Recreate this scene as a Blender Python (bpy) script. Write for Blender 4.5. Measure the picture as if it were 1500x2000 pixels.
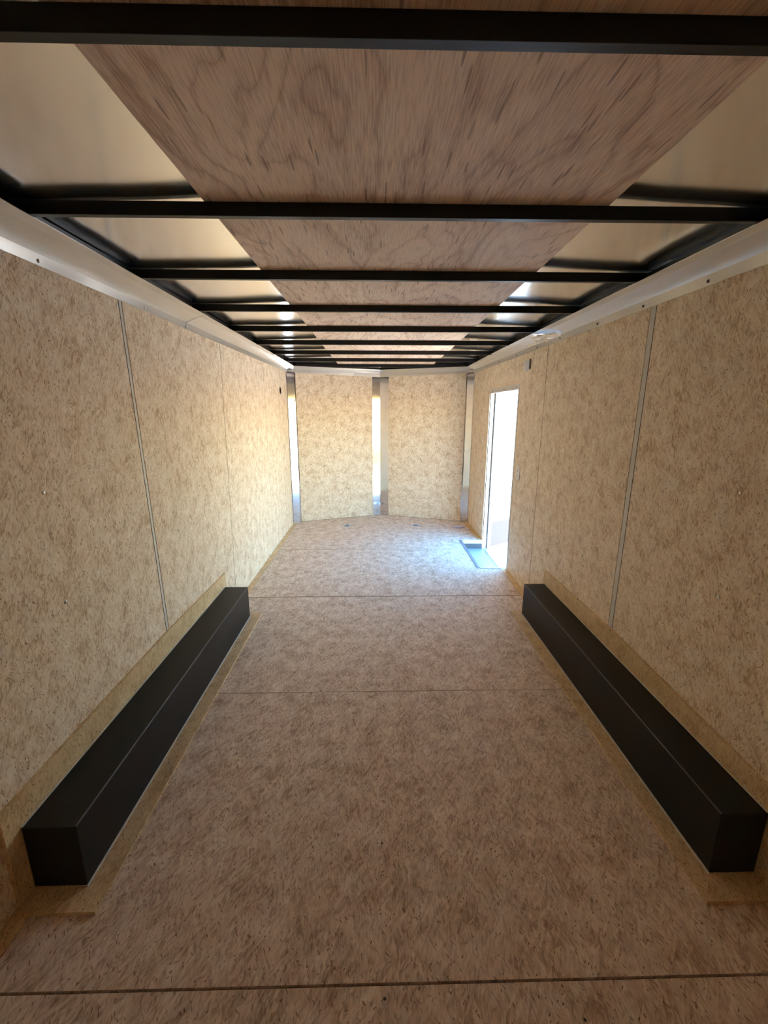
import bpy, bmesh, math, random
from mathutils import Vector, Matrix
random.seed(7)
scene = bpy.context.scene
for o in list(bpy.data.objects):
    bpy.data.objects.remove(o)
COL = scene.collection

# ------------------------------------------------------------------ camera
F_PX, YAW, PITCH, ROLL, EYE = 838.79, 0.02108, 0.23372, -0.00118, 1.4842
cam_d = bpy.data.cameras.new('camera')
cam = bpy.data.objects.new('camera', cam_d)
COL.objects.link(cam)
cam_d.sensor_fit = 'VERTICAL'
cam_d.sensor_height = 24.0
cam_d.lens = 24.0 * F_PX / 2000.0
cam_d.clip_start = 0.02
cam_d.clip_end = 300
_fw = Vector((math.sin(YAW) * math.cos(PITCH), math.cos(YAW) * math.cos(PITCH), -math.sin(PITCH)))
_rt = Vector((math.cos(YAW), -math.sin(YAW), 0))
_up = _rt.cross(_fw)
_m = Matrix((_rt, _up, -_fw)).transposed().to_4x4() @ Matrix.Rotation(-ROLL, 4, 'Z')
_m.translation = Vector((0, 0, EYE))
cam.matrix_world = _m
scene.camera = cam

# ------------------------------------------------------------------ light
SUN_DIR = Vector((-0.075, 0.03, 1.0)).normalized()      # towards the sun: near the zenith
world = bpy.data.worlds.new('world')
scene.world = world
world.use_nodes = True
_n = world.node_tree.nodes
_l = world.node_tree.links
_n.clear()
_sky = _n.new('ShaderNodeTexSky')
_sky.sky_type = 'NISHITA'
_sky.sun_disc = False
_sky.sun_elevation = math.asin(SUN_DIR.z)
_sky.sun_rotation = math.atan2(SUN_DIR.x, SUN_DIR.y)
_sky.altitude = 200
_sky.air_density = 1.5
_sky.dust_density = 0.3
_sky.ozone_density = 2.0
_bg = _n.new('ShaderNodeBackground')
_bg.inputs['Strength'].default_value = 0.20
_wo = _n.new('ShaderNodeOutputWorld')
_hs = _n.new('ShaderNodeHueSaturation')
_hs.inputs['Saturation'].default_value = 1.45
_l.new(_sky.outputs[0], _hs.inputs['Color'])
_l.new(_hs.outputs[0], _bg.inputs[0])
_l.new(_bg.outputs[0], _wo.inputs[0])

sun_d = bpy.data.lights.new('sun', 'SUN')
sun_d.energy = 4.5
sun_d.angle = math.radians(0.53)
sun_d.color = (1.0, 0.93, 0.82)
sun = bpy.data.objects.new('sun', sun_d)
COL.objects.link(sun)
sun.rotation_euler = (-SUN_DIR).to_track_quat('-Z', 'Y').to_euler()
sun.location = (4, -6, 9)

# sampling portal in the side doorway (guides sky light, emits nothing)
por_d = bpy.data.lights.new('door_portal', 'AREA')
por_d.shape = 'RECTANGLE'
por_d.size = 0.95
por_d.size_y = 1.78
por_d.cycles.is_portal = True
por = bpy.data.objects.new('door_portal', por_d)
COL.objects.link(por)
por.matrix_world = Matrix(((0, 0, 1, 1.325), (1, 0, 0, 4.322), (0, 1, 0, 0.78), (0, 0, 0, 1)))

scene.view_settings.view_transform = 'Standard'
scene.view_settings.look = 'None'
scene.view_settings.gamma = 1.0
scene.view_settings.use_curve_mapping = False
scene.view_settings.exposure = 4.13
cy = scene.cycles
cy.max_bounces = 20
cy.diffuse_bounces = 16
cy.glossy_bounces = 8
cy.sample_clamp_indirect = 12
cy.use_denoising = True
cy.use_adaptive_sampling = True
cy.adaptive_threshold = 0.03
cy.adaptive_min_samples = 24
cy.caustics_reflective = True

# ------------------------------------------------------------------ dimensions
WL, WR = -1.097, 1.251            # inner wall faces
YC = 5.6485                       # where side walls meet the nose
NX, NY = 0.072, 6.073             # tip of the nose
YR = -0.60                        # rear end
J0, PANEL = 0.8188, 1.2192        # floor joints
B0, BS, BW, BH = 0.7795, 0.6085, 0.0215, 0.036
DY0, DY1, DZ0, DZ1 = 3.855, 4.79, -0.10, 1.657   # doorway
OUT = 1.315                       # outer face of right wall

def beam_z(i):
    return 2.0185 - max(0, i - 3) * 0.003

def roof_z(y):
    i = (y - B0) / BS
    return 2.0185 - max(0.0, i - 3) * 0.003 + BH

# ------------------------------------------------------------------ materials
def nt(name):
    m = bpy.data.materials.new(name)
    m.use_nodes = True
    t = m.node_tree
    b = t.nodes['Principled BSDF']
    return m, t, b

def plain(name, col, rough=0.5, metal=0.0, spec=0.5, var=0.08, scale=6.0, rvar=0.0, bump=0.0, bscale=200.0):
    m, t, b = nt(name)
    b.inputs['Metallic'].default_value = metal
    b.inputs['Roughness'].default_value = rough
    b.inputs['Specular IOR Level'].default_value = spec
    tc = t.nodes.new('ShaderNodeTexCoord')
    nz = t.nodes.new('ShaderNodeTexNoise')
    nz.inputs['Scale'].default_value = scale
    nz.inputs['Detail'].default_value = 4
    t.links.new(tc.outputs['Object'], nz.inputs['Vector'])
    cr = t.nodes.new('ShaderNodeMix')
    cr.data_type = 'RGBA'
    cr.inputs[6].default_value = (*[c * (1 - var) for c in col], 1)
    cr.inputs[7].default_value = (*[min(1, c * (1 + var)) for c in col], 1)
    t.links.new(nz.outputs['Fac'], cr.inputs[0])
    t.links.new(cr.outputs[2], b.inputs['Base Color'])
    if rvar:
        mr = t.nodes.new('ShaderNodeMapRange')
        mr.inputs['To Min'].default_value = rough - rvar
        mr.inputs['To Max'].default_value = rough + rvar
        t.links.new(nz.outputs['Fac'], mr.inputs['Value'])
        t.links.new(mr.outputs[0], b.inputs['Roughness'])
    if bump:
        n2 = t.nodes.new('ShaderNodeTexNoise')
        n2.inputs['Scale'].default_value = bscale
        n2.inputs['Detail'].default_value = 2
        t.links.new(tc.outputs['Object'], n2.inputs['Vector'])
        bp = t.nodes.new('ShaderNodeBump')
        bp.inputs['Strength'].default_value = bump
        bp.inputs['Distance'].default_value = 0.001
        t.links.new(n2.outputs['Fac'], bp.inputs['Height'])
        t.links.new(bp.outputs[0], b.inputs['Normal'])
    return m

def strand_board(name, dark, mid, light, fleck, contrast=1.0, rough=0.5, spec=0.35, flen=0.06, fwid=0.007):
    """pressed strand panel: overlapping flakes lying mostly along v, fibre grain and dark bark flecks (UV in metres)"""
    m, t, b = nt(name)
    N, L = t.nodes, t.links
    b.inputs['Specular IOR Level'].default_value = spec
    b.inputs['Roughness'].default_value = rough
    uv = N.new('ShaderNodeUVMap')
    wn = N.new('ShaderNodeTexNoise'); wn.noise_dimensions = '2D'
    wn.inputs['Scale'].default_value = 13; wn.inputs['Detail'].default_value = 1
    L.new(uv.outputs[0], wn.inputs['Vector'])
    add = N.new('ShaderNodeVectorMath'); add.operation = 'MULTIPLY_ADD'
    add.inputs[1].default_value = (0.028, 0.02, 0)
    L.new(wn.outputs['Color'], add.inputs[0]); L.new(uv.outputs[0], add.inputs[2])

    def mapped(ang, ln, wd, off):
        """texture space with flakes of length ln and width wd at ang degrees from v"""
        mp0 = N.new('ShaderNodeMapping')
        mp0.inputs['Rotation'].default_value = (0, 0, math.radians(ang))
        mp0.inputs['Location'].default_value = (off, off * 1.7, 0)
        L.new(add.outputs[0], mp0.inputs['Vector'])
        mp = N.new('ShaderNodeVectorMath'); mp.operation = 'MULTIPLY'
        mp.inputs[1].default_value = (1 / wd, 1 / ln, 1)
        L.new(mp0.outputs[0], mp.inputs[0])
        return mp.outputs[0]
    def layer(ang, ln, wd, off):
        v = N.new('ShaderNodeTexVoronoi'); v.voronoi_dimensions = '2D'
        v.inputs['Scale'].default_value = 1.0
        L.new(mapped(ang, ln, wd, off), v.inputs['Vector'])
        s = N.new('ShaderNodeSeparateColor')
        L.new(v.outputs['Color'], s.inputs[0])
        return s, v
    def math_(op, a, c):
        n = N.new('ShaderNodeMath'); n.operation = op
        for k, q in ((0, a), (1, c)):
            if hasattr(q, 'links'): L.new(q, n.inputs[k])
            else: n.inputs[k].default_value = q
        return n.outputs[0]
    cur = None
    for k, (ang, ln, wd) in enumerate([(5, flen * 1.1, fwid * 1.4), (-17, flen * 0.8, fwid), (36, flen * 0.6, fwid * 0.8)]):
        s, v = layer(ang, ln, wd, 0.37 * k)
        if cur is None:
            cur = s.outputs[0]
        else:
            msk = math_('GREATER_THAN', s.outputs[1], 0.55)
            mx = N.new('ShaderNodeMix'); mx.data_type = 'FLOAT'
            L.new(msk, mx.inputs[0]); L.new(cur, mx.inputs[2]); L.new(s.outputs[0], mx.inputs[3])
            cur = mx.outputs[0]
    g = N.new('ShaderNodeTexNoise'); g.noise_dimensions = '2D'      # fibres
    g.inputs['Scale'].default_value = 1; g.inputs['Detail'].default_value = 3; g.inputs['Roughness'].default_value = 0.65
    L.new(mapped(4, 0.026, 0.0048, 1.1), g.inputs['Vector'])
    br = N.new('ShaderNodeTexNoise'); br.noise_dimensions = '2D'    # broad mottling
    br.inputs['Scale'].default_value = 11; br.inputs['Detail'].default_value = 3; br.inputs['Roughness'].default_value = 0.6
    L.new(uv.outputs[0], br.inputs['Vector'])
    tot = math_('ADD', math_('ADD', math_('MULTIPLY', cur, 0.36 * contrast), math_('MULTIPLY', g.outputs['Fac'], 1.15)), math_('MULTIPLY', br.outputs['Fac'], 0.9))
    tot = math_('SUBTRACT', tot, 0.18 * contrast + 0.575 + 0.45 - 0.5)
    ramp = N.new('ShaderNodeValToRGB')
    e = ramp.color_ramp.elements
    e[0].position = 0.05; e[0].color = (*dark, 1)
    e[1].position = 0.95; e[1].color = (*light, 1)
    q = e.new(0.47); q.color = (*mid, 1)
    L.new(tot, ramp.inputs[0])
    col = ramp.outputs[0]
    # dark bark flecks, thin, gathered in loose clusters
    cl = math_('MULTIPLY', br.outputs['Fac'], 0.15)
    for ang, ln, wd, th, off in ((-30, 0.017, 0.0032, -0.012, 3.1), (38, 0.010, 0.0040, -0.025, 8.3)):
        s, v = layer(ang, ln, wd, off)
        dm = math_('LESS_THAN', s.outputs[0], math_('ADD', cl, th))
        de = math_('LESS_THAN', v.outputs['Distance'], 0.40)
        dm = math_('MULTIPLY', math_('MULTIPLY', dm, de), math_('MULTIPLY', s.outputs[1], 0.95))
        mx = N.new('ShaderNodeMix'); mx.data_type = 'RGBA'
        L.new(dm, mx.inputs[0]); L.new(col, mx.inputs[6])
        mx.inputs[7].default_value = (*fleck, 1)
        col = mx.outputs[2]
    L.new(col, b.inputs['Base Color'])
    return m

def plywood(name):
    """rotary-cut veneer: fine pores along v, cathedral lines, a knot-like dark mark here and there"""
    m, t, b = nt(name)
    N, L = t.nodes, t.links
    uv = N.new('ShaderNodeUVMap')
    mp = N.new('ShaderNodeMapping'); mp.inputs['Scale'].default_value = (300, 14, 1)
    L.new(uv.outputs[0], mp.inputs['Vector'])
    fine = N.new('ShaderNodeTexNoise'); fine.noise_dimensions = '2D'
    fine.inputs['Scale'].default_value = 1; fine.inputs['Detail'].default_value = 4
    L.new(mp.outputs[0], fine.inputs['Vector'])
    mp2 = N.new('ShaderNodeMapping'); mp2.inputs['Scale'].default_value = (3.6, 0.95, 1)
    L.new(uv.outputs[0], mp2.inputs['Vector'])
    wv = N.new('ShaderNodeTexNoise'); wv.noise_dimensions = '2D'
    wv.inputs['Scale'].default_value = 1; wv.inputs['Detail'].default_value = 3; wv.inputs['Distortion'].default_value = 0.4
    L.new(mp2.outputs[0], wv.inputs['Vector'])
    f1 = N.new('ShaderNodeMath'); f1.operation = 'MULTIPLY'; f1.inputs[1].default_value = 24
    L.new(wv.outputs['Fac'], f1.inputs[0])
    f2 = N.new('ShaderNodeMath'); f2.operation = 'SINE'; L.new(f1.outputs[0], f2.inputs[0])
    f3 = N.new('ShaderNodeMath'); f3.operation = 'ABSOLUTE'; L.new(f2.outputs[0], f3.inputs[0])
    f4 = N.new('ShaderNodeMath'); f4.operation = 'POWER'; f4.inputs[1].default_value = 0.35; L.new(f3.outputs[0], f4.inputs[0])
    mp3 = N.new('ShaderNodeMapping'); mp3.inputs['Scale'].default_value = (110, 9, 1)
    L.new(uv.outputs[0], mp3.inputs['Vector'])
    pv = N.new('ShaderNodeTexVoronoi'); pv.voronoi_dimensions = '2D'; pv.inputs['Scale'].default_value = 1
    L.new(mp3.outputs[0], pv.inputs['Vector'])
    ps = N.new('ShaderNodeSeparateColor'); L.new(pv.outputs['Color'], ps.inputs[0])
    pl = N.new('ShaderNodeMath'); pl.operation = 'LESS_THAN'; pl.inputs[1].default_value = 0.07
    L.new(ps.outputs[0], pl.inputs[0])
    pd = N.new('ShaderNodeMath'); pd.operation = 'LESS_THAN'; pd.inputs[1].default_value = 0.33
    L.new(pv.outputs['Distance'], pd.inputs[0])
    pm = N.new('ShaderNodeMath'); pm.operation = 'MULTIPLY'; L.new(pl.outputs[0], pm.inputs[0]); L.new(pd.outputs[0], pm.inputs[1])
    ramp = N.new('ShaderNodeValToRGB')
    e = ramp.color_ramp.elements
    e[0].position = 0.25; e[0].color = (0.53, 0.365, 0.27, 1)
    e[1].position = 0.75; e[1].color = (0.94, 0.775, 0.64, 1)
    ad = N.new('ShaderNodeMath'); ad.operation = 'MULTIPLY_ADD'
    L.new(f4.outputs[0], ad.inputs[0]); ad.inputs[1].default_value = 0.42
    L.new(fine.outputs['Fac'], ad.inputs[2])
    s2 = N.new('ShaderNodeMath'); s2.operation = 'MULTIPLY_ADD'
    L.new(wv.outputs['Fac'], s2.inputs[0]); s2.inputs[1].default_value = 0.5
    L.new(ad.outputs[0], s2.inputs[2])
    s3 = N.new('ShaderNodeMath'); s3.operation = 'SUBTRACT'; s3.inputs[1].default_value = 0.49
    L.new(s2.outputs[0], s3.inputs[0])
    L.new(s3.outputs[0], ramp.inputs[0])
    mx = N.new('ShaderNodeMix'); mx.data_type = 'RGBA'
    k = N.new('ShaderNodeMath'); k.operation = 'MULTIPLY'; k.inputs[1].default_value = 0.55
    L.new(pm.outputs[0], k.inputs[0]); L.new(k.outputs[0], mx.inputs[0])
    L.new(ramp.outputs[0], mx.inputs[6]); mx.inputs[7].default_value = (0.20, 0.10, 0.055, 1)
    L.new(mx.outputs[2], b.inputs['Base Color'])
    b.inputs['Roughness'].default_value = 0.6
    b.inputs['Specular IOR Level'].default_value = 0.25
    return m

M = {}
M['wall'] = strand_board('wall_strand_board', (0.48, 0.32, 0.185), (0.80, 0.66, 0.478), (0.94, 0.85, 0.695), (0.20, 0.09, 0.04), contrast=1.15, rough=0.6, spec=0.18, flen=0.045, fwid=0.0075)
M['floor'] = strand_board('floor_strand_board', (0.38, 0.255, 0.165), (0.69, 0.54, 0.415), (0.90, 0.785, 0.655), (0.16, 0.07, 0.035), contrast=1.15, rough=0.62, spec=0.16, flen=0.065, fwid=0.0085)
M['strip'] = strand_board('filler_board', (0.42, 0.26, 0.12), (0.70, 0.50, 0.265), (0.85, 0.66, 0.40), (0.26, 0.11, 0.04), contrast=0.8, rough=0.55)
M['ply'] = plywood('veneer_plywood')
M['cove'] = plain('aluminium_trim', (0.76, 0.74, 0.70), rough=0.36, metal=0.9, var=0.04, scale=9, rvar=0.05)
M['mirror'] = plain('polished_aluminium', (0.64, 0.64, 0.67), rough=0.09, metal=1.0, var=0.02, scale=12)
M['roof'] = plain('bare_roof_aluminium', (0.92, 0.92, 0.91), rough=0.17, metal=1.0, var=0.03, scale=5, rvar=0.03)
M['black'] = plain('black_frame_paint', (0.004, 0.0035, 0.004), rough=0.40, spec=0.35, var=0.2)
M['box'] = plain('black_powder_coat', (0.007, 0.007, 0.008), rough=0.42, spec=0.3, var=0.12, scale=14)
M['edge_glint'] = plain('painted_edge_glint', (0.10, 0.10, 0.105), rough=0.4, metal=0.3)  # lighter grey that paints the highlight on the box fold
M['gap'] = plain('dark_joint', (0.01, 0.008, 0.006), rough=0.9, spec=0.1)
M['post'] = plain('galvanised_post', (0.62, 0.59, 0.51), rough=0.55, metal=0.1, var=0.1, scale=20)
M['bead'] = plain('pale_sealant_edge', (0.72, 0.70, 0.66), rough=0.5, var=0.06)
M['screw'] = plain('zinc_screw', (0.75, 0.75, 0.76), rough=0.3, metal=0.8)
M['screwdark'] = plain('dark_screw', (0.08, 0.07, 0.06), rough=0.4, metal=0.6)
M['white'] = plain('white_door_skin', (0.60, 0.62, 0.64), rough=0.35, spec=0.5, var=0.02)
M['jamb'] = plain('door_frame_aluminium', (0.66, 0.65, 0.63), rough=0.4, metal=0.55, var=0.03)
M['hinge'] = plain('grey_hinge', (0.22, 0.22, 0.23), rough=0.45, metal=0.7)
M['kick'] = plain('brushed_kick_plate', (0.04, 0.04, 0.043), rough=0.35, metal=0.0, var=0.03)
M['well'] = plain('aluminium_step', (0.42, 0.46, 0.48), rough=0.4, metal=0.5, var=0.05, scale=15)
M['riser'] = plain('dark_step_riser', (0.05, 0.06, 0.07), rough=0.45, metal=0.2)
M['edge'] = plain('grey_edge_angle', (0.26, 0.28, 0.31), rough=0.45, metal=0.4)
M['plastic'] = plain('grey_white_plastic', (0.84, 0.80, 0.76), rough=0.4, var=0.03)
M['greymetal'] = plain('grey_fixture', (0.72, 0.72, 0.73), rough=0.42, metal=0.3, var=0.05)
M['paper'] = plain('pale_violet_paper', (0.60, 0.55, 0.68), rough=0.7, var=0.04, scale=40)
M['tie'] = plain('zinc_plated_steel', (0.62, 0.66, 0.72), rough=0.28, metal=0.9, var=0.1, scale=60)
M['tiedark'] = plain('recess_steel', (0.10, 0.12, 0.15), rough=0.45, metal=0.6)
M['film'] = plain('torn_clear_film', (0.90, 0.90, 0.90), rough=0.12, spec=0.8, var=0.02)
M['ground'] = plain('pale_gravel_ground', (0.36, 0.31, 0.25), rough=0.9, spec=0.15, var=0.25, scale=25)
M['stone'] = plain('gravel_stone', (0.46, 0.43, 0.39), rough=0.85, spec=0.2, var=0.2, scale=60)
M['yellow'] = plain('yellow_machine_paint', (0.55, 0.27, 0.03), rough=0.35, var=0.05)
M['rubber'] = plain('black_rubber', (0.02, 0.02, 0.02), rough=0.75, var=0.2)
M['shell'] = plain('white_outer_skin', (0.80, 0.80, 0.80), rough=0.4, var=0.02)

# ------------------------------------------------------------------ mesh helpers
def world_loc(o):
    v = Vector((0, 0, 0))
    while o:
        v += Vector(o.location); o = o.parent
    return v

def finish(name, bm, mat, parent=None, bevel=0.0, smooth=False, segs=2, uvrot=0, pivot=None):
    """link a bmesh given in world coordinates as one object, origin at its base centre, with metre-scaled UVs"""
    bmesh.ops.recalc_face_normals(bm, faces=bm.faces)
    if bevel:
        bmesh.ops.bevel(bm, geom=list(bm.edges), offset=bevel, segments=segs, affect='EDGES', profile=0.5)
    uvl = bm.loops.layers.uv.new('UVMap')
    ou, ov = random.uniform(0, 40), random.uniform(0, 40)
    for f in bm.faces:
        n = f.normal
        ax = max(range(3), key=lambda k: abs(n[k]))
        for lp in f.loops:
            x, y, z = lp.vert.co
            u, v = ((y, z), (x, z), (x, y))[ax]
            if uvrot: u, v = v, u
            lp[uvl].uv = (u + ou, v + ov)
        f.smooth = smooth
    xs = [v.co for v in bm.verts]
    if pivot is None:
        pivot = Vector(((min(p.x for p in xs) + max(p.x for p in xs)) / 2, (min(p.y for p in xs) + max(p.y for p in xs)) / 2, min(p.z for p in xs)))
    else:
        pivot = Vector(pivot)
    for v in bm.verts:
        v.co -= pivot
    me = bpy.data.meshes.new(name)
    bm.to_mesh(me); bm.free()
    me.materials.append(M[mat])
    o = bpy.data.objects.new(name, me)
    COL.objects.link(o)
    if parent:
        o.parent = parent
        o.location = pivot - world_loc(parent)
    else:
        o.location = pivot
    return o

def add_box(bm, x0, x1, y0, y1, z0, z1):
    v = [bm.verts.new((x, y, z)) for z in (z0, z1) for y in (y0, y1) for x in (x0, x1)]
    for f in ((0, 2, 3, 1), (4, 5, 7, 6), (0, 1, 5, 4), (2, 6, 7, 3), (0, 4, 6, 2), (1, 3, 7, 5)):
        bm.faces.new([v[k] for k in f])

def box(name, x0, x1, y0, y1, z0, z1, mat, parent=None, bevel=0.0, **kw):
    bm = bmesh.new(); add_box(bm, x0, x1, y0, y1, z0, z1)
    return finish(name, bm, mat, parent, bevel, **kw)

def add_extr(bm, pts, vec):
    a = [bm.verts.new(p) for p in pts]
    c = [bm.verts.new(Vector(p) + Vector(vec)) for p in pts]
    n = len(a)
    bm.faces.new(a); bm.faces.new(c[::-1])
    for k in range(n):
        bm.faces.new((a[k], c[k], c[(k + 1) % n], a[(k + 1) % n]))

def extr(name, pts, vec, mat, parent=None, bevel=0.0, **kw):
    bm = bmesh.new(); add_extr(bm, pts, vec)
    return finish(name, bm, mat, parent, bevel, **kw)

def add_disc(bm, c, ax, r, h, n=12, r2=None, dome=0):
    """short cylinder (or cone) at c along axis ax; dome adds a rounded cap"""
    ax = Vector(ax).normalized()
    a = ax.orthogonal().normalized(); b_ = ax.cross(a)
    rings = [(r, 0.0), (r if r2 is None else r2, h)]
    if dome: rings += [(r * 0.75, h + dome * 0.6), (r * 0.35, h + dome)]
    vs = []
    for rr, hh in rings:
        vs.append([bm.verts.new(Vector(c) + ax * hh + (a * math.cos(2 * math.pi * k / n) + b_ * math.sin(2 * math.pi * k / n)) * rr) for k in range(n)])
    for i in range(len(vs) - 1):
        for k in range(n):
            bm.faces.new((vs[i][k], vs[i][(k + 1) % n], vs[i + 1][(k + 1) % n], vs[i + 1][k]))
    bm.faces.new(vs[0][::-1]); bm.faces.new(vs[-1])

def disc(name, c, ax, r, h, mat, parent=None, n=12, **kw):
    bm = bmesh.new(); add_disc(bm, c, ax, r, h, n, dome=kw.pop('dome', 0), r2=kw.pop('r2', None))
    return finish(name, bm, mat, parent, **kw)

def loft(name, secs, mat, parent=None, thick=0.0016, smooth=False):
    """sheet lofted through sections of equal point count, given thickness"""
    bm = bmesh.new()
    rows = [[bm.verts.new(p) for p in s] for s in secs]
    for i in range(len(rows) - 1):
        for k in range(len(rows[0]) - 1):
            bm.faces.new((rows[i][k], rows[i][k + 1], rows[i + 1][k + 1], rows[i + 1][k]))
    o = finish(name, bm, mat, parent, smooth=smooth)
    if thick:
        s = o.modifiers.new('thickness', 'SOLIDIFY'); s.thickness = thick; s.offset = 0
    return o

def tag(o, label, cat=None, kind=None, group=None):
    o['label'] = label
    if cat: o['category'] = cat
    if kind: o['kind'] = kind
    if group: o['group'] = group
    return o

def thing(name, loc, label, cat, group=None):
    o = bpy.data.objects.new(name, None)
    o.empty_display_size = 0.1
    COL.objects.link(o); o.location = loc
    return tag(o, label, cat, group=group)

_screw_cache = {}
def screw(parent, c, ax, r=0.005, mat='screw', name='screw'):
    """countersunk pan-head screw with a recess; alike screws share mesh data"""
    key = (tuple(round(a, 2) for a in ax), r, mat)
    if key in _screw_cache:
        o = bpy.data.objects.new(name, _screw_cache[key]); COL.objects.link(o)
        o.parent = parent; o.location = Vector(c) - world_loc(parent)
        return o
    bm = bmesh.new()
    A = Vector(ax)
    add_disc(bm, Vector(c), A, r, r * 0.35, 10, dome=r * 0.3)
    o = finish(name, bm, mat, parent, smooth=True, pivot=c)
    _screw_cache[key] = o.data
    return o

# ------------------------------------------------------------------ floor
TH = 0.018
WX0, WX1, WY0, WY1 = 1.005, 1.285, 3.885, 4.79       # step well opening
SW = 0.052                                            # filler strip width
bm = bmesh.new()
def slab_pts(z):
    return [(WL - 0.05, YR, z), (WX0 - 0.03, YR, z), (WX0 - 0.03, NY, z), (NX, NY + 0.06, z), (WL - 0.05, YC + 0.02, z)]
add_extr(bm, slab_pts(-0.06), (0, 0, 0.06 - TH))
add_box(bm, WX0 - 0.03, OUT - 0.01, YR, WY0 - 0.02, -0.06, -TH)
add_box(bm, WX0 - 0.03, WR, WY1 + 0.02, YC, -0.06, -TH)
floor = finish('floor', bm, 'gap')
tag(floor, 'pressed strand board trailer floor laid in wide panels', 'floor', 'structure')
gaps = [0.0035, 0.0022, 0.0055, 0.0040]
edges = [YR] + [J0 + k * PANEL for k in range(4)]
fx0, fx1 = WL + SW, WR - SW
def fpanel(pts):
    return extr('floor_panel', [(x, y, -TH) for x, y in pts], (0, 0, TH), 'floor', floor)
def gp(k): return gaps[k]
def jy(k): return J0 + k * PANEL
# slightly askew joints as photographed
fpanel([(fx0, YR + .002), (fx1, YR + .002), (fx1, jy(0) - gp(0)), (fx0, jy(0) - gp(0))])
fpanel([(fx0, jy(0) + gp(0)), (fx1, jy(0) + gp(0)), (fx1, jy(1) - gp(1)), (fx0, jy(1) - gp(1))])
fpanel([(fx0, jy(1) + gp(1)), (fx1, jy(1) + gp(1)), (fx1, jy(2) - gp(2)), (fx0, jy(2) - gp(2))])
fpanel([(fx0, jy(2) + gp(2)), (fx1, jy(2) + gp(2)), (fx1, WY0), (WX0, WY0), (WX0, jy(3) - gp(3)), (fx0, jy(3) - gp(3))])
k_ = (NY - YC) / (NX - WL)
kr_ = (NY - YC) / (WR - NX)
fpanel([(fx0, jy(3) + gp(3)), (WX0, jy(3) + gp(3)), (WX0, WY1), (fx1, WY1), (fx1, YC + (WR - fx1) * kr_ - .004), (NX, NY - .004), (fx0, YC + (fx0 - WL) * k_ - .004)])
for (a, c) in ((YR, 1.019), (2.965, YC)):
    extr('filler_strip', [(WL + .001, a, -TH), (fx0 - .0016, a, -TH), (fx0 - .0016, c + (.016 if c > 3 else 0), -TH), (WL + .001, c, -TH)], (0, 0, TH + .0015), 'strip', floor)
for (a, c) in ((YR, 1.019), (2.965, WY0 - .002), (WY1 + .002, YC)):
    extr('filler_strip', [(fx1 + .0016, a, -TH), (WR - .001, a, -TH), (WR - .001, c, -TH), (fx1 + .0016, c, -TH)], (0, 0, TH + .0015), 'strip', floor)
for i, (px, py) in enumerate(((-.35, 2.03), (-.30, 2.05), (.02, 1.20), (.34, 1.75), (-.62, 1.62), (.52, .74), (.02, .79), (-.13, 3.24), (.32, 3.27), (.66, 2.35))):
    screw(floor, (px, py, -.001), (0, 0, 1), 0.004, 'screwdark', 'floor_screw')

# ------------------------------------------------------------------ walls
PT = 0.010
ZT = 2.055
wall_l = box('wall_left', WL - 0.05, WL - PT, YR, YC + 0.01, -0.06, ZT, 'gap')
tag(wall_l, 'left trailer wall lined with pale strand board panels', 'wall', 'structure')
box('outer_skin', WL - 0.054, WL - 0.05, YR, YC, -0.10, 2.12, 'shell', wall_l)
sl = [(2.085, 2.018), (3.16, 3.264), (4.470, 4.447)]
le = [(YR + .002, YR + .002)] + sl + [(YC - .002, YC - .002)]
gl = [(0, 0), (.003, .004), (.0014, .0014), (.001, .001), (0, 0)]
lpan = []
le2 = [(YR + .002, YR + .002), (J0 - .001, J0 - .001)]
spans = [((YR + .002,) * 2, (J0 - .001,) * 2), ((J0 + .001,) * 2, (sl[0][0] - .004, sl[0][1] - .004)),
         ((sl[0][0] + .026, sl[0][1] + .026), (sl[1][0] - .003, sl[1][1] - .003)),
         ((sl[1][0] + .003, sl[1][1] + .003), (sl[2][0] - .0022, sl[2][1] - .0022)),
         ((sl[2][0] + .0022, sl[2][1] + .0022), (YC - .002,) * 2)]
for (a0, a1), (c0, c1) in spans:
    lpan.append(extr('wall_panel', [(WL - PT, a0, 0.0015), (WL - PT, c0, 0.0015), (WL - PT, c1, ZT), (WL - PT, a1, ZT)], (PT, 0, 0), 'wall', wall_l))
extr('seam_strip', [(WL - PT, sl[0][0] + .003, 0.002), (WL - PT, sl[0][0] + .0255, 0.002), (WL - PT, sl[0][1] + .0255, ZT), (WL - PT, sl[0][1] + .003, ZT)], (PT - .002, 0, 0), 'post', wall_l)
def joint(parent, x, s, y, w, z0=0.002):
    """dark strip almost flush between two panels, standing in for the shadow in the gap; y = (bottom, top) of its near edge"""
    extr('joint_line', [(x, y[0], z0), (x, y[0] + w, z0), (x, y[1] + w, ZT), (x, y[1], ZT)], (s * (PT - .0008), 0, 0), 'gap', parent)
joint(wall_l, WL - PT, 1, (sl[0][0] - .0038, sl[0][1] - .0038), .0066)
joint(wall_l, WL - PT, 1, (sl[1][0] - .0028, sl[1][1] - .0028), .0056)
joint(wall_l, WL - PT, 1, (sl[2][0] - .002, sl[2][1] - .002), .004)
for c in ((1.42, 1.216), (1.428, .821)):
    screw(wall_l, (WL, c[0], c[1]), (1, 0, 0), 0.0062)
screw(wall_l, (WL, 2.008, 1.913), (1, 0, 0), 0.0062)

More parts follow.
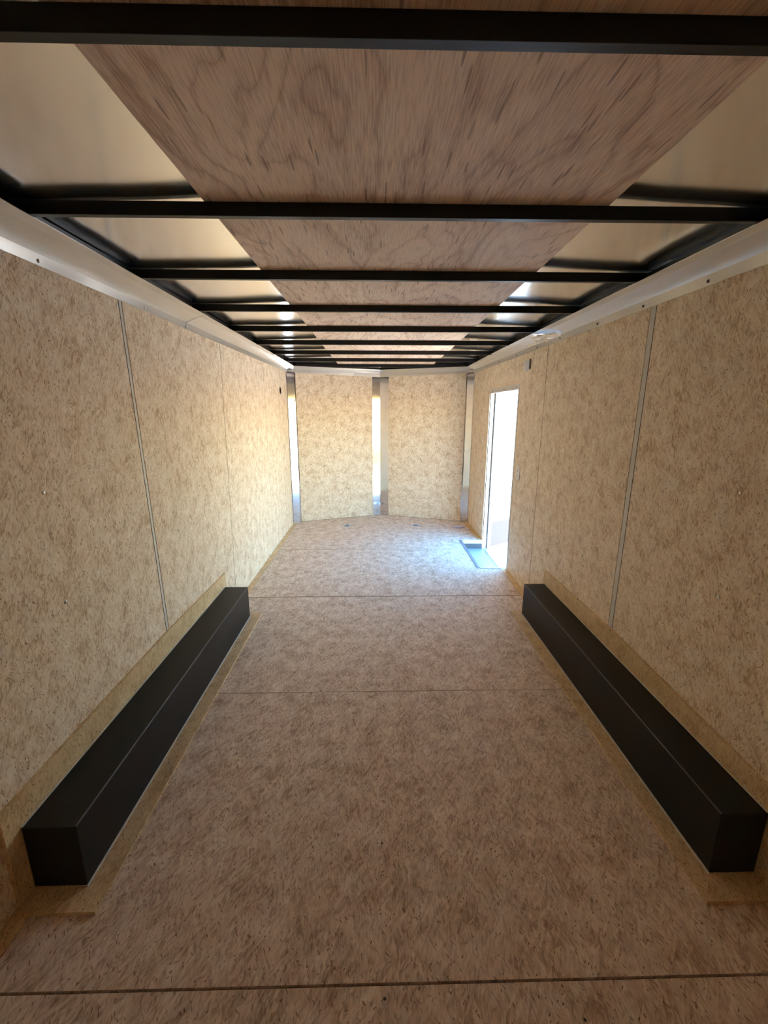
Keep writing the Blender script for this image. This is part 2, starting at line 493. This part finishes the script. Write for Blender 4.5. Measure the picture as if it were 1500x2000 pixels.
bm = bmesh.new()
add_box(bm, WR + PT, OUT - .004, YR, DY0 - .012, -0.06, ZT)
add_box(bm, WR + PT, OUT - .004, DY1 + .012, YC + .01, -0.06, ZT)
add_box(bm, WR + PT, OUT - .004, DY0 - .012, DY1 + .012, DZ1 + .012, ZT)
wall_r = finish('wall_right', bm, 'gap')
tag(wall_r, 'right trailer wall with the open side doorway', 'wall', 'structure')
bm = bmesh.new()
add_box(bm, OUT - .004, OUT, YR, DY0 - .002, -0.25, 2.12)
add_box(bm, OUT - .004, OUT, DY1 + .002, YC, -0.25, 2.12)
add_box(bm, OUT - .004, OUT, DY0 - .002, DY1 + .002, DZ1 + .002, 2.12)
add_box(bm, OUT - .004, OUT, DY0 - .002, DY1 + .002, -0.25, DZ0 - .022)
finish('outer_skin', bm, 'shell', wall_r)
def rpan(pts):
    return extr('wall_panel', [(WR, y, z) for y, z in pts], (PT, 0, 0), 'wall', wall_r)
zb = 0.0015
rpan([(YR + .002, zb), (J0 - .001, zb), (J0 - .001, ZT), (YR + .002, ZT)])
rpan([(J0 + .001, zb), (2.043, zb), (2.033, ZT), (J0 + .001, ZT)])
rpan([(2.085, zb), (3.243, zb), (3.255, ZT), (2.079, ZT)])
rpan([(3.250, zb), (DY0, zb), (DY0, DZ1), (4.462, DZ1), (4.458, ZT), (3.261, ZT)])
rpan([(DY1, zb), (YC - .002, zb), (YC - .002, ZT), (4.460, ZT), (4.464, DZ1), (DY1, DZ1)])
extr('seam_strip', [(WR + PT, 2.0495, 0.002), (WR + PT, 2.0845, 0.002), (WR + PT, 2.0785, ZT), (WR + PT, 2.0395, ZT)], (-PT + .002, 0, 0), 'post', wall_r)
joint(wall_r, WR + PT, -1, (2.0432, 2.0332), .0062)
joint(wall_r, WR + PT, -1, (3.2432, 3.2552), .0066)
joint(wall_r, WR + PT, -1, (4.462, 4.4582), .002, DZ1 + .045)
for c in ((1.419, 1.208), (1.425, .82), (2.027, 1.214)):
    screw(wall_r, (WR, c[0], c[1]), (-1, 0, 0), 0.0062)

def nose_wall(name, a, c, label):
    a, c = Vector((*a, 0)), Vector((*c, 0))
    d = (c - a).normalized()
    n = Vector((d.y, -d.x, 0))           # into the trailer for the left half
    if n.y > 0: n = -n
    w = extr(name, [a - n * PT - n * .035 + Vector((0, 0, -.06)), c - n * PT - n * .035 + Vector((0, 0, -.06)), c - n * PT + Vector((0, 0, -.06)), a - n * PT + Vector((0, 0, -.06))], (0, 0, ZT + .06), 'gap')
    tag(w, label, 'wall', 'structure')
    p = extr('wall_panel', [a - n * PT + d * .004 + Vector((0, 0, zb)), c - n * PT - d * .004 + Vector((0, 0, zb)), c - d * .004 + Vector((0, 0, zb)), a + d * .004 + Vector((0, 0, zb))], (0, 0, ZT - zb), 'wall', w)
    extr('outer_skin', [a - n * .05 + Vector((0, 0, -.1)), c - n * .05 + Vector((0, 0, -.1)), c - n * .046 + Vector((0, 0, -.1)), a - n * .046 + Vector((0, 0, -.1))], (0, 0, 2.2), 'shell', w)
    return w, d, n
wfl, dL, nL = nose_wall('wall_front_left', (WL, YC), (NX, NY), 'left slanted half of the nose wall in strand board')
wfr, dR, nR = nose_wall('wall_front_right', (WR, YC), (NX, NY), 'right slanted half of the nose wall in strand board')
wall_b = box('wall_rear', WL - .05, OUT, YR - .04, YR, -.06, 2.12, 'wall')
tag(wall_b, 'closed rear door of the trailer behind the camera', 'wall', 'structure')

# ------------------------------------------------------------------ ceiling
NXG, NYG = 72, 330
gx0, gx1, gy0, gy1 = WL, WR, YR, NY + .02
rnd = random.Random(3)
bay = {}
def bayp(i):
    if i not in bay:
        bay[i] = [rnd.uniform(-1, 1) for _ in range(8)]
    return bay[i]
def skin_z(x, y):
    z = roof_z(y)
    if x < 0.1:
        s = max(0.0, min(1.0, (x - (WL + .12)) / (-.47 - (WL + .12))))
        d = 0.0012 + 0.0058 * s ** 2
    else:
        s = max(0.0, min(1.0, ((WR - .10) - x) / ((WR - .10) - .69)))
        d = 0.0022 + 0.0098 * s ** 1.1
    t = (y - B0) / BS
    i = math.floor(t); f = t - i
    p = bayp((i, x < 0.1))
    env = math.sin(math.pi * f) ** 1.5
    oil = env * (0.0022 * p[0] + 0.0016 * p[1] * math.sin(7.0 * x + 3 * p[2]) + 0.0012 * p[3] * math.sin(13 * x + 4 * f + p[4] * 3))
    soft = 0.0005 * math.sin(9 * x + 5 * y) + 0.0004 * math.sin(17 * x - 3 * y + 1)
    return z + d + max(-0.002, oil) * 0.9 + soft + 0.0012
bm = bmesh.new()
g = [[bm.verts.new((gx0 + (gx1 - gx0) * i / NXG, gy0 + (gy1 - gy0) * j / NYG, 0)) for i in range(NXG + 1)] for j in range(NYG + 1)]
for row in g:
    for v in row:
        v.co.z = skin_z(v.co.x, v.co.y)
        if -.5 < v.co.x < .76: v.co.z = max(v.co.z, roof_z(v.co.y) + .0075)
for j in range(NYG):
    for i in range(NXG):
        bm.faces.new((g[j][i], g[j][i + 1], g[j + 1][i + 1], g[j + 1][i]))
ceiling = finish('ceiling', bm, 'roof', smooth=True)
sol = ceiling.modifiers.new('thickness', 'SOLIDIFY'); sol.thickness = 0.001; sol.offset = 1
tag(ceiling, 'bare aluminium roof skin over black cross beams with a plywood centre strip', 'ceiling', 'structure')
ply_l = [-.481, -.477, -.476, -.474, -.468, -.465, -.467, -.466, -.458]
ply_r = [.661, .668, .689, .699, .708, .716, .730, .736, .738]
def ply(i0, i1, l0, l1, r0, r1):
    y0, y1 = B0 + i0 * BS + BW / 2 + .001, B0 + i1 * BS + BW / 2 - .001
    z0, z1 = roof_z(y0) + .0004, roof_z(y1) + .0004
    bm = bmesh.new()
    a = [bm.verts.new(p) for p in ((l0, y0, z0), (r0, y0, z0), (r1, y1, z1), (l1, y1, z1))]
    c = [bm.verts.new(v.co + Vector((0, 0, .0052))) for v in a]
    bm.faces.new(a); bm.faces.new(c[::-1])
    for k in range(4): bm.faces.new((a[k], c[k], c[(k + 1) % 4], a[(k + 1) % 4]))
    return finish('plywood_sheet', bm, 'ply', ceiling)
ply(-2, 0, -.481, -.481, .655, .661)
ply(0, 2, -.481, -.4765, .659, .690)
ply(2, 4, -.4765, -.467, .690, .710)
ply(4, 6, -.467, -.466, .710, .729)
ply(6, 8, -.466, -.458, .729, .738)
beam_me = None
for i in range(-2, 9):
    y0 = B0 + i * BS; z0 = beam_z(i)
    bm = bmesh.new(); add_box(bm, WL + .002, WR - .002, y0, y0 + BW, z0, z0 + BH)
    b_ = finish('cross_beam', bm, 'black', ceiling, bevel=.0015, segs=2)
    if beam_me is None: beam_me = b_.data
    else:
        old = b_.data; b_.data = beam_me; bpy.data.meshes.remove(old)
# top rails (black tube) above the cove, along each wall
box('top_rail', WL + .002, WL + .088, YR, YC - .06, 2.0145, 2.052, 'black', ceiling, bevel=.002)
box('top_rail', WR - .088, WR - .002, YR, YC - .06, 2.0145, 2.052, 'black', ceiling, bevel=.002)
for (a, c, n) in (((WL, YC), (NX, NY), nL), ((WR, YC), (NX, NY), nR)):
    a, c = Vector((*a, 2.0)), Vector((*c, 1.995))
    d = (c - a).normalized()
    extr('nose_rail', [a + n * .002 + d * .03, c + n * .002, c + n * .09, a + n * .09 + d * .09], (0, 0, .036), 'black', ceiling)

# ------------------------------------------------------------------ aluminium trims
zf = 1.9405
def sec_l(y, dz=0, x4=-.968):
    return [(WL + .002, y, zf + dz), (WL + .0035, y, 1.977 + dz), (x4 - .034, y, 2.0095 + dz), (x4, y, 2.0165 + dz)]
cornL = [(WL + .002, YC - .003, 1.938), (WL + .0035, YC - .004, 1.973), (-1.018, 5.575, 2.000), (-.988, 5.553, 2.0055)]
noseP = [(NX, NY - .003, 1.911), (NX, NY - .005, 1.950), (NX, 5.972, 1.990), (NX, 5.945, 1.9965)]
def sec_r(y, dz=0, x4=1.122):
    return [(WR - .002, y, zf - .004 + dz), (WR - .0035, y, 1.977 + dz), (x4 + .040, y, 2.0095 + dz), (x4, y, 2.0165 + dz)]
cornR = [(WR - .002, YC - .003, 1.938), (WR - .0035, YC - .004, 1.973), (1.176, 5.570, 2.000), (1.143, 5.553, 2.0055)]
t1 = loft('trim_1', [sec_l(YR), sec_l(1.2), sec_l(2.75, 0, -.975)], 'cove')
tag(t1, 'bare aluminium cove trim along the top of the left wall, near length', 'trim', 'structure')
s_off = lambda s, e: [(x + (e if k < 2 else 0), y, z - .0012) for k, (x, y, z) in enumerate(s)]
t2 = loft('trim_2', [s_off(sec_l(2.70, 0, -.975), .0018), s_off(sec_l(4.2, -.001, -.982), .0018), s_off(cornL, .0018)], 'cove')
tag(t2, 'bare aluminium cove trim along the top of the left wall, far length to the nose', 'trim', 'structure')
t3 = loft('trim_3', [sec_r(YR), sec_r(1.2), sec_r(3.24, 0, 1.127)], 'cove')
tag(t3, 'bare aluminium cove trim along the top of the right wall, near length', 'trim', 'structure')
t4 = loft('trim_4', [s_off(sec_r(3.20, 0, 1.127), -.0018), s_off(sec_r(4.4, -.001, 1.134), -.0018), s_off(cornR, -.0018)], 'cove')
tag(t4, 'bare aluminium cove trim above the side door', 'trim', 'structure')
t5 = loft('trim_5', [cornL, noseP], 'cove')
tag(t5, 'aluminium cove trim across the left half of the nose', 'trim', 'structure')
t6 = loft('trim_6', [cornR, noseP], 'cove')
tag(t6, 'aluminium cove trim across the right half of the nose', 'trim', 'structure')
for y in (1.0, 1.574, 2.237, 2.70): screw(t1, (WL + .004, y, 1.955), (1, 0, 0), .006, 'screw')
for y in (3.3, 3.95, 4.6, 5.2): screw(t2, (WL + .006, y, 1.954), (1, 0, 0), .006, 'screw')
for y in (1.2, 1.736, 2.135, 2.557, 3.054): screw(t3, (WR - .004, y, 1.953), (-1, 0, 0), .006, 'screwdark')
for y in (3.472, 3.962, 4.5, 5.0): screw(t4, (WR - .006, y, 1.950), (-1, 0, 0), .006, 'screwdark')
A_, C_ = Vector((WL, YC, 1.952)), Vector((NX, NY, 1.926))
for s in (.25, .55, .82): screw(t5, A_.lerp(C_, s) + nL * .006, tuple(nL), .006)
A_ = Vector((WR, YC, 1.952))
for s in (.25, .55, .82): screw(t6, A_.lerp(C_, s) + nR * .006, tuple(nR), .006)
# a nose strip plate overlapping the flange near the tip
A_, C_ = Vector((WL, YC, 0)), Vector((NX, NY, 0))
p0, p1 = A_.lerp(C_, .70) + nL * .0075, A_.lerp(C_, .998) + nL * .0075
extr('lap_plate', [p0 + Vector((0, 0, 1.918)), p1 + Vector((0, 0, 1.912)), p1 + Vector((0, 0, 1.948)), p0 + Vector((0, 0, 1.956))], nL * .0015, 'cove', t5)

def post(name, legs, label):
    """folded corner strip: legs = list of (start, dir, normal, width)"""
    (a, d1, n1, w1), (_, d2, n2, w2) = legs
    a = Vector((*a, 0)); e = .0022
    m_ = (n1 + n2).normalized() * (e / max(.3, (n1 + n2).normalized().dot(n1)))
    bm = bmesh.new()
    prof = [a + d1 * w1 + n1 * e, a + m_, a + d2 * w2 + n2 * e]
    rows = []
    for z in (.002, .6, 1.3, 1.965):
        rows.append([bm.verts.new(p + Vector((0, 0, z))) for p in prof])
    for i in range(3):
        for k in range(2):
            bm.faces.new((rows[i][k], rows[i][k + 1], rows[i + 1][k + 1], rows[i + 1][k]))
    o = finish(name, bm, 'mirror')
    s = o.modifiers.new('thickness', 'SOLIDIFY'); s.thickness = .0016; s.offset = 0
    return tag(o, label, 'trim', 'structure')
YB = Vector((0, -1, 0)); XI = Vector((1, 0, 0))
def corner_post(name, wx, s, d, n, wf, L_, label):
    """corner strip: narrow flange on the side wall, wide chamfer, narrow flange on the nose wall"""
    e = Vector((s * .0022, -.0022, 0))
    c = Vector((wx, YC, 0))
    a = L_ * .278
    p1 = c + Vector((0, -a, 0)) + e
    p2 = p1 + Vector((s * .818, .575, 0)) * L_
    prof = [c + Vector((s * .0022, -a - wf, 0)), p1, p2, p2 + d * .012]
    bm = bmesh.new()
    rows = [[bm.verts.new(p + Vector((0, 0, z))) for p in prof] for z in (.002, .6, 1.3, 1.965)]
    for i in range(3):
        for k in range(3): bm.faces.new((rows[i][k], rows[i][k + 1], rows[i + 1][k + 1], rows[i + 1][k]))
    o = finish(name, bm, 'mirror')
    m_ = o.modifiers.new('thickness', 'SOLIDIFY'); m_.thickness = .0016; m_.offset = 0
    return tag(o, label, 'trim', 'structure')
t7 = corner_post('trim_7', WL, 1, dL, nL, .05, .100, 'polished aluminium strip in the left corner of the nose')
t8 = post('trim_8', [((NX, NY), -dL, nL, .112), ((NX, NY), -dR, nR, .125)], 'polished aluminium strip down the tip of the nose')
t9 = corner_post('trim_9', WR, -1, dR, nR, .03, .088, 'polished aluminium strip in the right corner of the nose')
screw(t7, Vector((WL, YC, 1.60)) + dL * .075 + nL * .006, tuple(nL), .012)
for zz in (.35, .95, 1.5): screw(t9, Vector((WR, YC, zz)) + dR * .07 + nR * .007, tuple(nR), .006)

# ------------------------------------------------------------------ wheel boxes and their boards
def wheel_box(side, xi, xo, y0, y1, h, bx, label):
    s = 1 if xi > 0 else -1
    t = thing('wheel_box', ((xi + xo) / 2, (y0 + y1) / 2, 0), label, 'wheel box', 'steel wheel boxes')
    x0, x1 = min(xi, xo), max(xi, xo)
    box('cover', x0, x1, y0, y1, .0, h, 'box', t, bevel=.0035, segs=3)
    # lighter grey strip painting a highlight along the inner top fold
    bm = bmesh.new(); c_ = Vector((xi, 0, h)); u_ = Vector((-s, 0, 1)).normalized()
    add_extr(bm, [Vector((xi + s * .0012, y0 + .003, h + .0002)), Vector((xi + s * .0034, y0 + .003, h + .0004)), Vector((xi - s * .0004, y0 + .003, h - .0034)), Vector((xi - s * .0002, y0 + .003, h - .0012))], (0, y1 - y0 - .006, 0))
    finish('fold_edge', bm, 'edge_glint', t)
    # sealant edges: inner foot, outer top, rear foot
    q = s * .004
    bm = bmesh.new(); add_box(bm, min(xi, xi - q), max(xi, xi - q), y0 - .003, y1 + .002, .0102, .0155); finish('sealant_edge', bm, 'bead', t)
    bm = bmesh.new(); add_box(bm, x0 if s < 0 else x1 - .005, x0 + .005 if s < 0 else x1, y0 + .002, y1 - .002, h, h + .0022); finish('sealant_edge', bm, 'bead', t)
    bm = bmesh.new(); add_box(bm, x0, x1, y0 - .003, y0, .0102, .013); finish('sealant_edge', bm, 'strip', t)
    return t
BLI, BRI = -.919, 1.0865
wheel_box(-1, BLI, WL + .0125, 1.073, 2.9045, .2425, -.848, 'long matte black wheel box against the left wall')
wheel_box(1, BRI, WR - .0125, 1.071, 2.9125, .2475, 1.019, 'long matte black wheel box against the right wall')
bl = extr('baseboard_left', [(WL + .0005, 1.02, .002), (WL + .0005, 2.94, .002), (WL + .0005, 2.94, .334), (WL + .0005, 2.03, .356), (WL + .0005, 1.02, .343)], (.0115, 0, 0), 'strip')
tag(bl, 'tan strand board plank on the left wall behind the black wheel box', 'baseboard', 'structure')
br_ = extr('baseboard_right', [(WR - .0005, 1.02, .002), (WR - .0005, 2.943, .002), (WR - .0005, 2.943, .342), (WR - .0005, 2.03, .360), (WR - .0005, 1.02, .325)], (-.0115, 0, 0), 'strip')
tag(br_, 'tan strand board plank on the right wall behind the black wheel box', 'baseboard', 'structure')
def border(name, xi, xb, wallx, y0, y1, yb0, yb1, label):
    """three mitred boards laid flat round the foot of a wheel box"""
    H = .010; s = 1 if xi > 0 else -1
    side = extr(name, [(xi - s * .0045, y0 - .0035, .0005), (xb, yb0, .0005), (xb, yb1, .0005), (xi - s * .0045, y1 + .0025, .0005)], (0, 0, H), 'strip')
    tag(side, label, 'trim', 'structure')
    extr('end_board', [(xi - s * .0045, y0 - .004, .0005), (xb, yb0, .0005), (wallx, yb0, .0005), (wallx, y0 - .004, .0005)], (0, 0, H + .0015), 'strip', side)
    extr('end_board', [(xi - s * .0045, y1 + .003, .0005), (xb, yb1, .0005), (wallx, yb1, .0005), (wallx, y1 + .003, .0005)], (0, 0, H - .001), 'strip', side)
    return side
border('trim_10', BLI, -.848, WL + .014, 1.073, 2.9045, .997, 2.956, 'tan border boards on the floor around the left wheel box')
border('trim_11', BRI, 1.019, WR - .014, 1.071, 2.9125, .988, 2.961, 'tan border boards on the floor around the right wheel box')

# ------------------------------------------------------------------ doorway, door, step
bm = bmesh.new()
add_box(bm, WR - .0025, WR, DY0 - .030, DY1 + .004, DZ1, DZ1 + .045)          # header flange
add_box(bm, WR - .0025, WR, DY0 - .024, DY0, 0.003, DZ1)                        # rear flange
add_box(bm, WR - .0025, WR, DY1, DY1 + .008, 0.003, DZ1)                        # front flange
add_box(bm, WR, OUT + .004, DY0 - .012, DY0, DZ0 - .02, DZ1 + .012)           # jambs
add_box(bm, WR, OUT + .004, DY1, DY1 + .012, DZ0 - .02, DZ1 + .012)
add_box(bm, WR, OUT + .004, DY0 - .012, DY1 + .012, DZ1, DZ1 + .012)
door = finish('door_1', bm, 'jamb')
tag(door, 'side doorway with pale metal frame and white door swung open', 'door', 'structure')
for c in ((3.90, DZ1 + .022), (4.28, DZ1 + .022), (4.70, DZ1 + .022)): screw(door, (WR - .0025, c[0], c[1]), (-1, 0, 0), .006, 'screwdark')
for z in [0.1 + .14 * k for k in range(11)]: screw(door, (1.276, DY1, z), (0, -1, 0), .005, 'screwdark', 'rivet')
for z in (.3, .7, 1.1, 1.5): screw(door, (WR - .0025, DY0 - .012, z), (-1, 0, 0), .005, 'screwdark')
HX, HY = 1.309, 4.770
LD = Vector((.836, .549, 0)).normalized(); LN = Vector((LD.y, -LD.x, 0))
H0 = Vector((HX, HY, 0))
def leaf_part(name, s0, s1, z0, z1, t0, t1, mat, parent, **kw):
    pts = [H0 + LD * s0 + LN * t0, H0 + LD * s1 + LN * t0, H0 + LD * s1 + LN * t1, H0 + LD * s0 + LN * t1]
    return extr(name, [p + Vector((0, 0, z0)) for p in pts], (0, 0, z1 - z0), mat, parent, **kw)
leaf = leaf_part('door_leaf', .022, .90, DZ0 + .004, 1.672, -.036, 0, 'white', door, bevel=.002)
leaf_part('edge_frame', .022, .046, DZ0 + .004, 1.672, .0003, .004, 'jamb', leaf)
leaf_part('edge_frame', .046, .90, 1.648, 1.672, .0003, .004, 'jamb', leaf)
leaf_part('kick_plate', .047, .885, DZ0 + .02, .210, .0003, .003, 'kick', leaf)
leaf_part('edge_frame', .046, .90, DZ0 + .002, DZ0 + .019, .0003, .004, 'jamb', leaf)
hg = leaf_part('hinge', -.006, .0215, DZ0 + .004, 1.66, -.012, .0035, 'hinge', door)
for k in range(16):
    p = H0 + LD * .017 + LN * .0036 + Vector((0, 0, .0 + .107 * k))
    screw(hg, p, tuple(LN), .0055, 'screw', 'rivet')

well = thing('step_well', ((WX0 + WX1) / 2, (WY0 + WY1) / 2, DZ0), 'recessed aluminium step in the floor before the side door', 'step')
bm = bmesh.new()
add_box(bm, WX0, OUT + .004, WY0, WY1 + .0, DZ0 - .012, DZ0)
box_tray = finish('tread', bm, 'well', well)
box('riser', WX0, WX0 + .003, WY0, WY1, DZ0, -.001, 'greymetal', well)
box('riser', WX0 + .003, WR, WY1 - .003, WY1, DZ0, -.038, 'riser', well)
box('riser', WX0 + .003, WR, WY0, WY0 + .003, DZ0, -.001, 'greymetal', well)
box('edge_angle', WX0 + .003, WR, WY1 - .006, WY1 - .0005, -.038, .002, 'well', well)
box('edge_angle', WX0 - .026, WX0 + .004, WY0 - .004, WY1 + .006, .0003, .0035, 'edge', well)
box('edge_angle', WX0 + .004, WR - .001, WY0 - .016, WY0 + .004, .0003, .0035, 'well', well)
box('threshold', 1.268, OUT + .006, DY0 + .032, DY1 - .001, DZ0 + .0002, DZ0 + .006, 'jamb', well)

# ------------------------------------------------------------------ fixtures
# switch plate beside the door
sw = thing('light_switch', (WR, 3.702, .89), 'off-white double switch plate on the right wall beside the open door', 'switch')
box('cover_plate', WR - .007, WR - .0005, 3.662, 3.740, .888, 1.010, 'plastic', sw, bevel=.0025)
for z in (.926, .972):
    r_ = box('rocker', WR - .0125, WR - .0068, 3.690, 3.712, z - .014, z + .014, 'plastic', sw, bevel=.002)
for z in (.899, .999): screw(sw, (WR - .007, 3.701, z), (-1, 0, 0), .003, 'screw')
# small grey fixture high on the wall
fx = thing('wall_light', (WR, 3.66, 1.80), 'small rounded grey fixture high on the right wall behind the door', 'fixture')
bm = bmesh.new()
pts = [(3.60, 1.875), (3.735, 1.875), (3.745, 1.86), (3.745, 1.825)] + [(3.672 + .073 * math.cos(a), 1.825 - .032 * math.sin(a)) for a in [math.pi * k / 8 for k in range(1, 8)]] + [(3.60, 1.825)]
add_extr(bm, [(WR - .0005, y, z) for y, z in pts], (-.011, 0, 0))
finish('housing', bm, 'greymetal', fx, bevel=.003)
box('side_bracket', WR - .014, WR - .0005, 3.590, 3.598, 1.805, 1.882, 'hinge', fx, bevel=.002)
disc('knob', (WR - .0115, 3.66, 1.810), (-1, 0, 0), .008, .006, 'plastic', fx, dome=.003)
# round hole with a grommet in the left wall
gr = thing('wall_grommet', (WL, 5.193, 1.66), 'round dark brown grommet high on the left wall near the nose', 'grommet')
bm = bmesh.new(); add_disc(bm, (WL + .0005, 5.193, 1.700), (1, 0, 0), .040, .004, 20); finish('ring', bm, 'hinge', gr)
bm = bmesh.new(); add_disc(bm, (WL + .0046, 5.193, 1.700), (1, 0, 0), .033, .0008, 20); finish('hole', bm, 'gap', gr)
# floor tie-downs
def tie(c, label):
    t = thing('tie_down', (c[0], c[1], 0), label, 'tie-down', 'recessed floor tie-downs')
    bm = bmesh.new()
    n = 24; prof = [(.062, .0002), (.060, .003), (.050, .004), (.042, .0025), (.030, .0012), (.001, .0010)]
    rings = [[bm.verts.new((c[0] + r * math.cos(2 * math.pi * k / n), c[1] + r * math.sin(2 * math.pi * k / n), z)) for k in range(n)] for r, z in prof]
    for i in range(len(rings) - 1):
        for k in range(n): bm.faces.new((rings[i][k], rings[i][(k + 1) % n], rings[i + 1][(k + 1) % n], rings[i + 1][k]))
    finish('pan', bm, 'tie', t, smooth=True)
    disc('recess', (c[0], c[1], .0016), (0, 0, 1), .036, .0008, 'tiedark', t, n=20)
    bm = bmesh.new()        # D ring lying in the pan
    R, rr, m = .026, .0045, 8
    path = [Vector((c[0] + R * math.cos(a), c[1] + R * math.sin(a), .0075)) for a in [math.pi * (-.15 + 1.3 * k / 14) for k in range(15)]]
    path = path + [path[0]]
    N_ = len(path) - 1
    rows = []
    for i in range(N_):
        tg = (path[(i + 1) % N_] - path[(i - 1) % N_]).normalized(); s_ = Vector((0, 0, 1)).cross(tg).normalized()
        rows.append([bm.verts.new(path[i] + s_ * rr * math.cos(2 * math.pi * k / m) + Vector((0, 0, rr * math.sin(2 * math.pi * k / m)))) for k in range(m)])
    for i in range(N_):
        for k in range(m): bm.faces.new((rows[i][k], rows[i][(k + 1) % m], rows[(i + 1) % N_][(k + 1) % m], rows[(i + 1) % N_][k]))
    finish('ring', bm, 'tie', t, smooth=True)
    box('strap', c[0] - .014, c[0] + .014, c[1] - .022, c[1] - .008, .0024, .013, 'tie', t, bevel=.002)
tie((-.369, 5.462), 'round zinc tie-down in the floor left of the nose tip')
tie((.535, 5.470), 'round zinc tie-down in the floor right of the nose tip, towards the paper')
# loose sheet of paper
bm = bmesh.new()
q = [Vector((.985, 5.335, .002)), Vector((1.094, 5.268, .002)), Vector((1.176, 5.405, .002)), Vector((1.066, 5.462, .002))]
n = 8; rows = []
for i in range(n + 1):
    row = []
    for j in range(n + 1):
        a, c = i / n, j / n
        p = q[0].lerp(q[1], a).lerp(q[3].lerp(q[2], a), c)
        p = p + Vector((0, 0, .014 * (1 - c) ** 2 * (0.4 + .6 * a) + .004 * a * a))
        row.append(bm.verts.new(p))
    rows.append(row)
for i in range(n):
    for j in range(n): bm.faces.new((rows[i][j], rows[i + 1][j], rows[i + 1][j + 1], rows[i][j + 1]))
pp = finish('paper_sheet', bm, 'paper', smooth=True)
s_ = pp.modifiers.new('thickness', 'SOLIDIFY'); s_.thickness = .0012; s_.offset = 1
tag(pp, 'loose pale sheet of paper on the floor by the right corner of the nose', 'paper')
# torn film on the right cove
bm = bmesh.new()
r3 = random.Random(11); n, m = 14, 5; rows = []
for i in range(n + 1):
    row = []
    for j in range(m + 1):
        a, c = i / n, j / m
        y = 3.02 + .62 * a
        wd = .03 + .09 * math.exp(-((a - .35) / .22) ** 2)
        x = 1.245 - wd * c * (1 if c < .8 else 1.05) + r3.uniform(-.006, .006)
        base = 1.978 + (1.2475 - x) / .125 * .038
        z = base - .004 - r3.uniform(.0, .012) * math.exp(-((a - .35) / .3) ** 2)
        row.append(bm.verts.new((x, y + r3.uniform(-.008, .008), z)))
    rows.append(row)
for i in range(n):
    for j in range(m): bm.faces.new((rows[i][j], rows[i + 1][j], rows[i + 1][j + 1], rows[i][j + 1]))
fl = finish('protective_film', bm, 'film')
fl.data.materials[0].node_tree.nodes['Principled BSDF'].inputs['Transmission Weight'].default_value = 0.75
tag(fl, 'crumpled remnant of clear protective film on the right cove trim', 'film')

# ------------------------------------------------------------------ outside
GZ = -.56
bm = bmesh.new()
nn = 40
gv = [[bm.verts.new((-14 + 46 * i / nn, -26 + 52 * j / nn, GZ + .02 * math.sin(i * 1.7) * math.cos(j * 1.3))) for i in range(nn + 1)] for j in range(nn + 1)]
for j in range(nn):
    for i in range(nn): bm.faces.new((gv[j][i], gv[j][i + 1], gv[j + 1][i + 1], gv[j + 1][i]))
gd = finish('ground', bm, 'ground', smooth=True)
tag(gd, 'sunlit pale gravel yard outside the open side door', 'ground', 'structure')
bm = bmesh.new()
r4 = random.Random(5)
for k in range(700):
    x, y = r4.uniform(1.36, 2.6), r4.uniform(3.7, 6.4)
    r = r4.uniform(.006, .022)
    ic = bmesh.ops.create_icosphere(bm, subdivisions=1, radius=r)
    sx, sy, sz = r4.uniform(.7, 1.4), r4.uniform(.7, 1.4), r4.uniform(.5, .9)
    for v in ic['verts']:
        v.co = Vector((v.co.x * sx * r4.uniform(.85, 1.15), v.co.y * sy * r4.uniform(.85, 1.15), v.co.z * sz)) + Vector((x, y, GZ + r * .3 + .012))
sg = finish('gravel', bm, 'stone')
tag(sg, 'loose gravel stones scattered below the door step', 'gravel', 'stuff')
# yellow machine in the yard, mirrored in the nose strips
cx, cyy = 6.0, -1.2
mc = thing('compact_machine', (cx, cyy, GZ), 'yellow compact machine with rounded hood out in the yard', 'machine')
bm = bmesh.new()
pts = [(-1.0, .22), (1.0, .22), (1.0, .55)] + [(.55 + .45 * math.cos(a), .55 + .30 * math.sin(a)) for a in [math.pi / 2 * k / 8 for k in range(1, 9)]] + [(-.55, .85)] + [(-.55 - .45 * math.sin(a), .55 + .30 * math.cos(a)) for a in [math.pi / 2 * k / 8 for k in range(1, 9)]]
add_extr(bm, [(cx + u, cyy - .5, GZ + v) for u, v in pts], (0, 1.0, 0))
hood = finish('hood', bm, 'yellow', mc, bevel=.02)
for sx in (-.62, .62):
    for sy in (-.58, .46):
        wb = bmesh.new(); add_disc(wb, (cx + sx, cyy + sy, GZ + .27), (0, 1, 0), .26, .16, 20)
        w_ = finish('wheel', wb, 'rubber', mc)
        hb = bmesh.new(); add_disc(hb, (cx + sx, cyy + sy - .012, GZ + .27), (0, 1, 0), .12, .184, 14); finish('hub', hb, 'yellow', w_)
bm = bmesh.new()
for k in range(5): add_box(bm, cx - .30 + .12 * k, cx - .24 + .12 * k, cyy - .508, cyy - .495, GZ + .5, GZ + .72)
finish('grille', bm, 'rubber', mc)
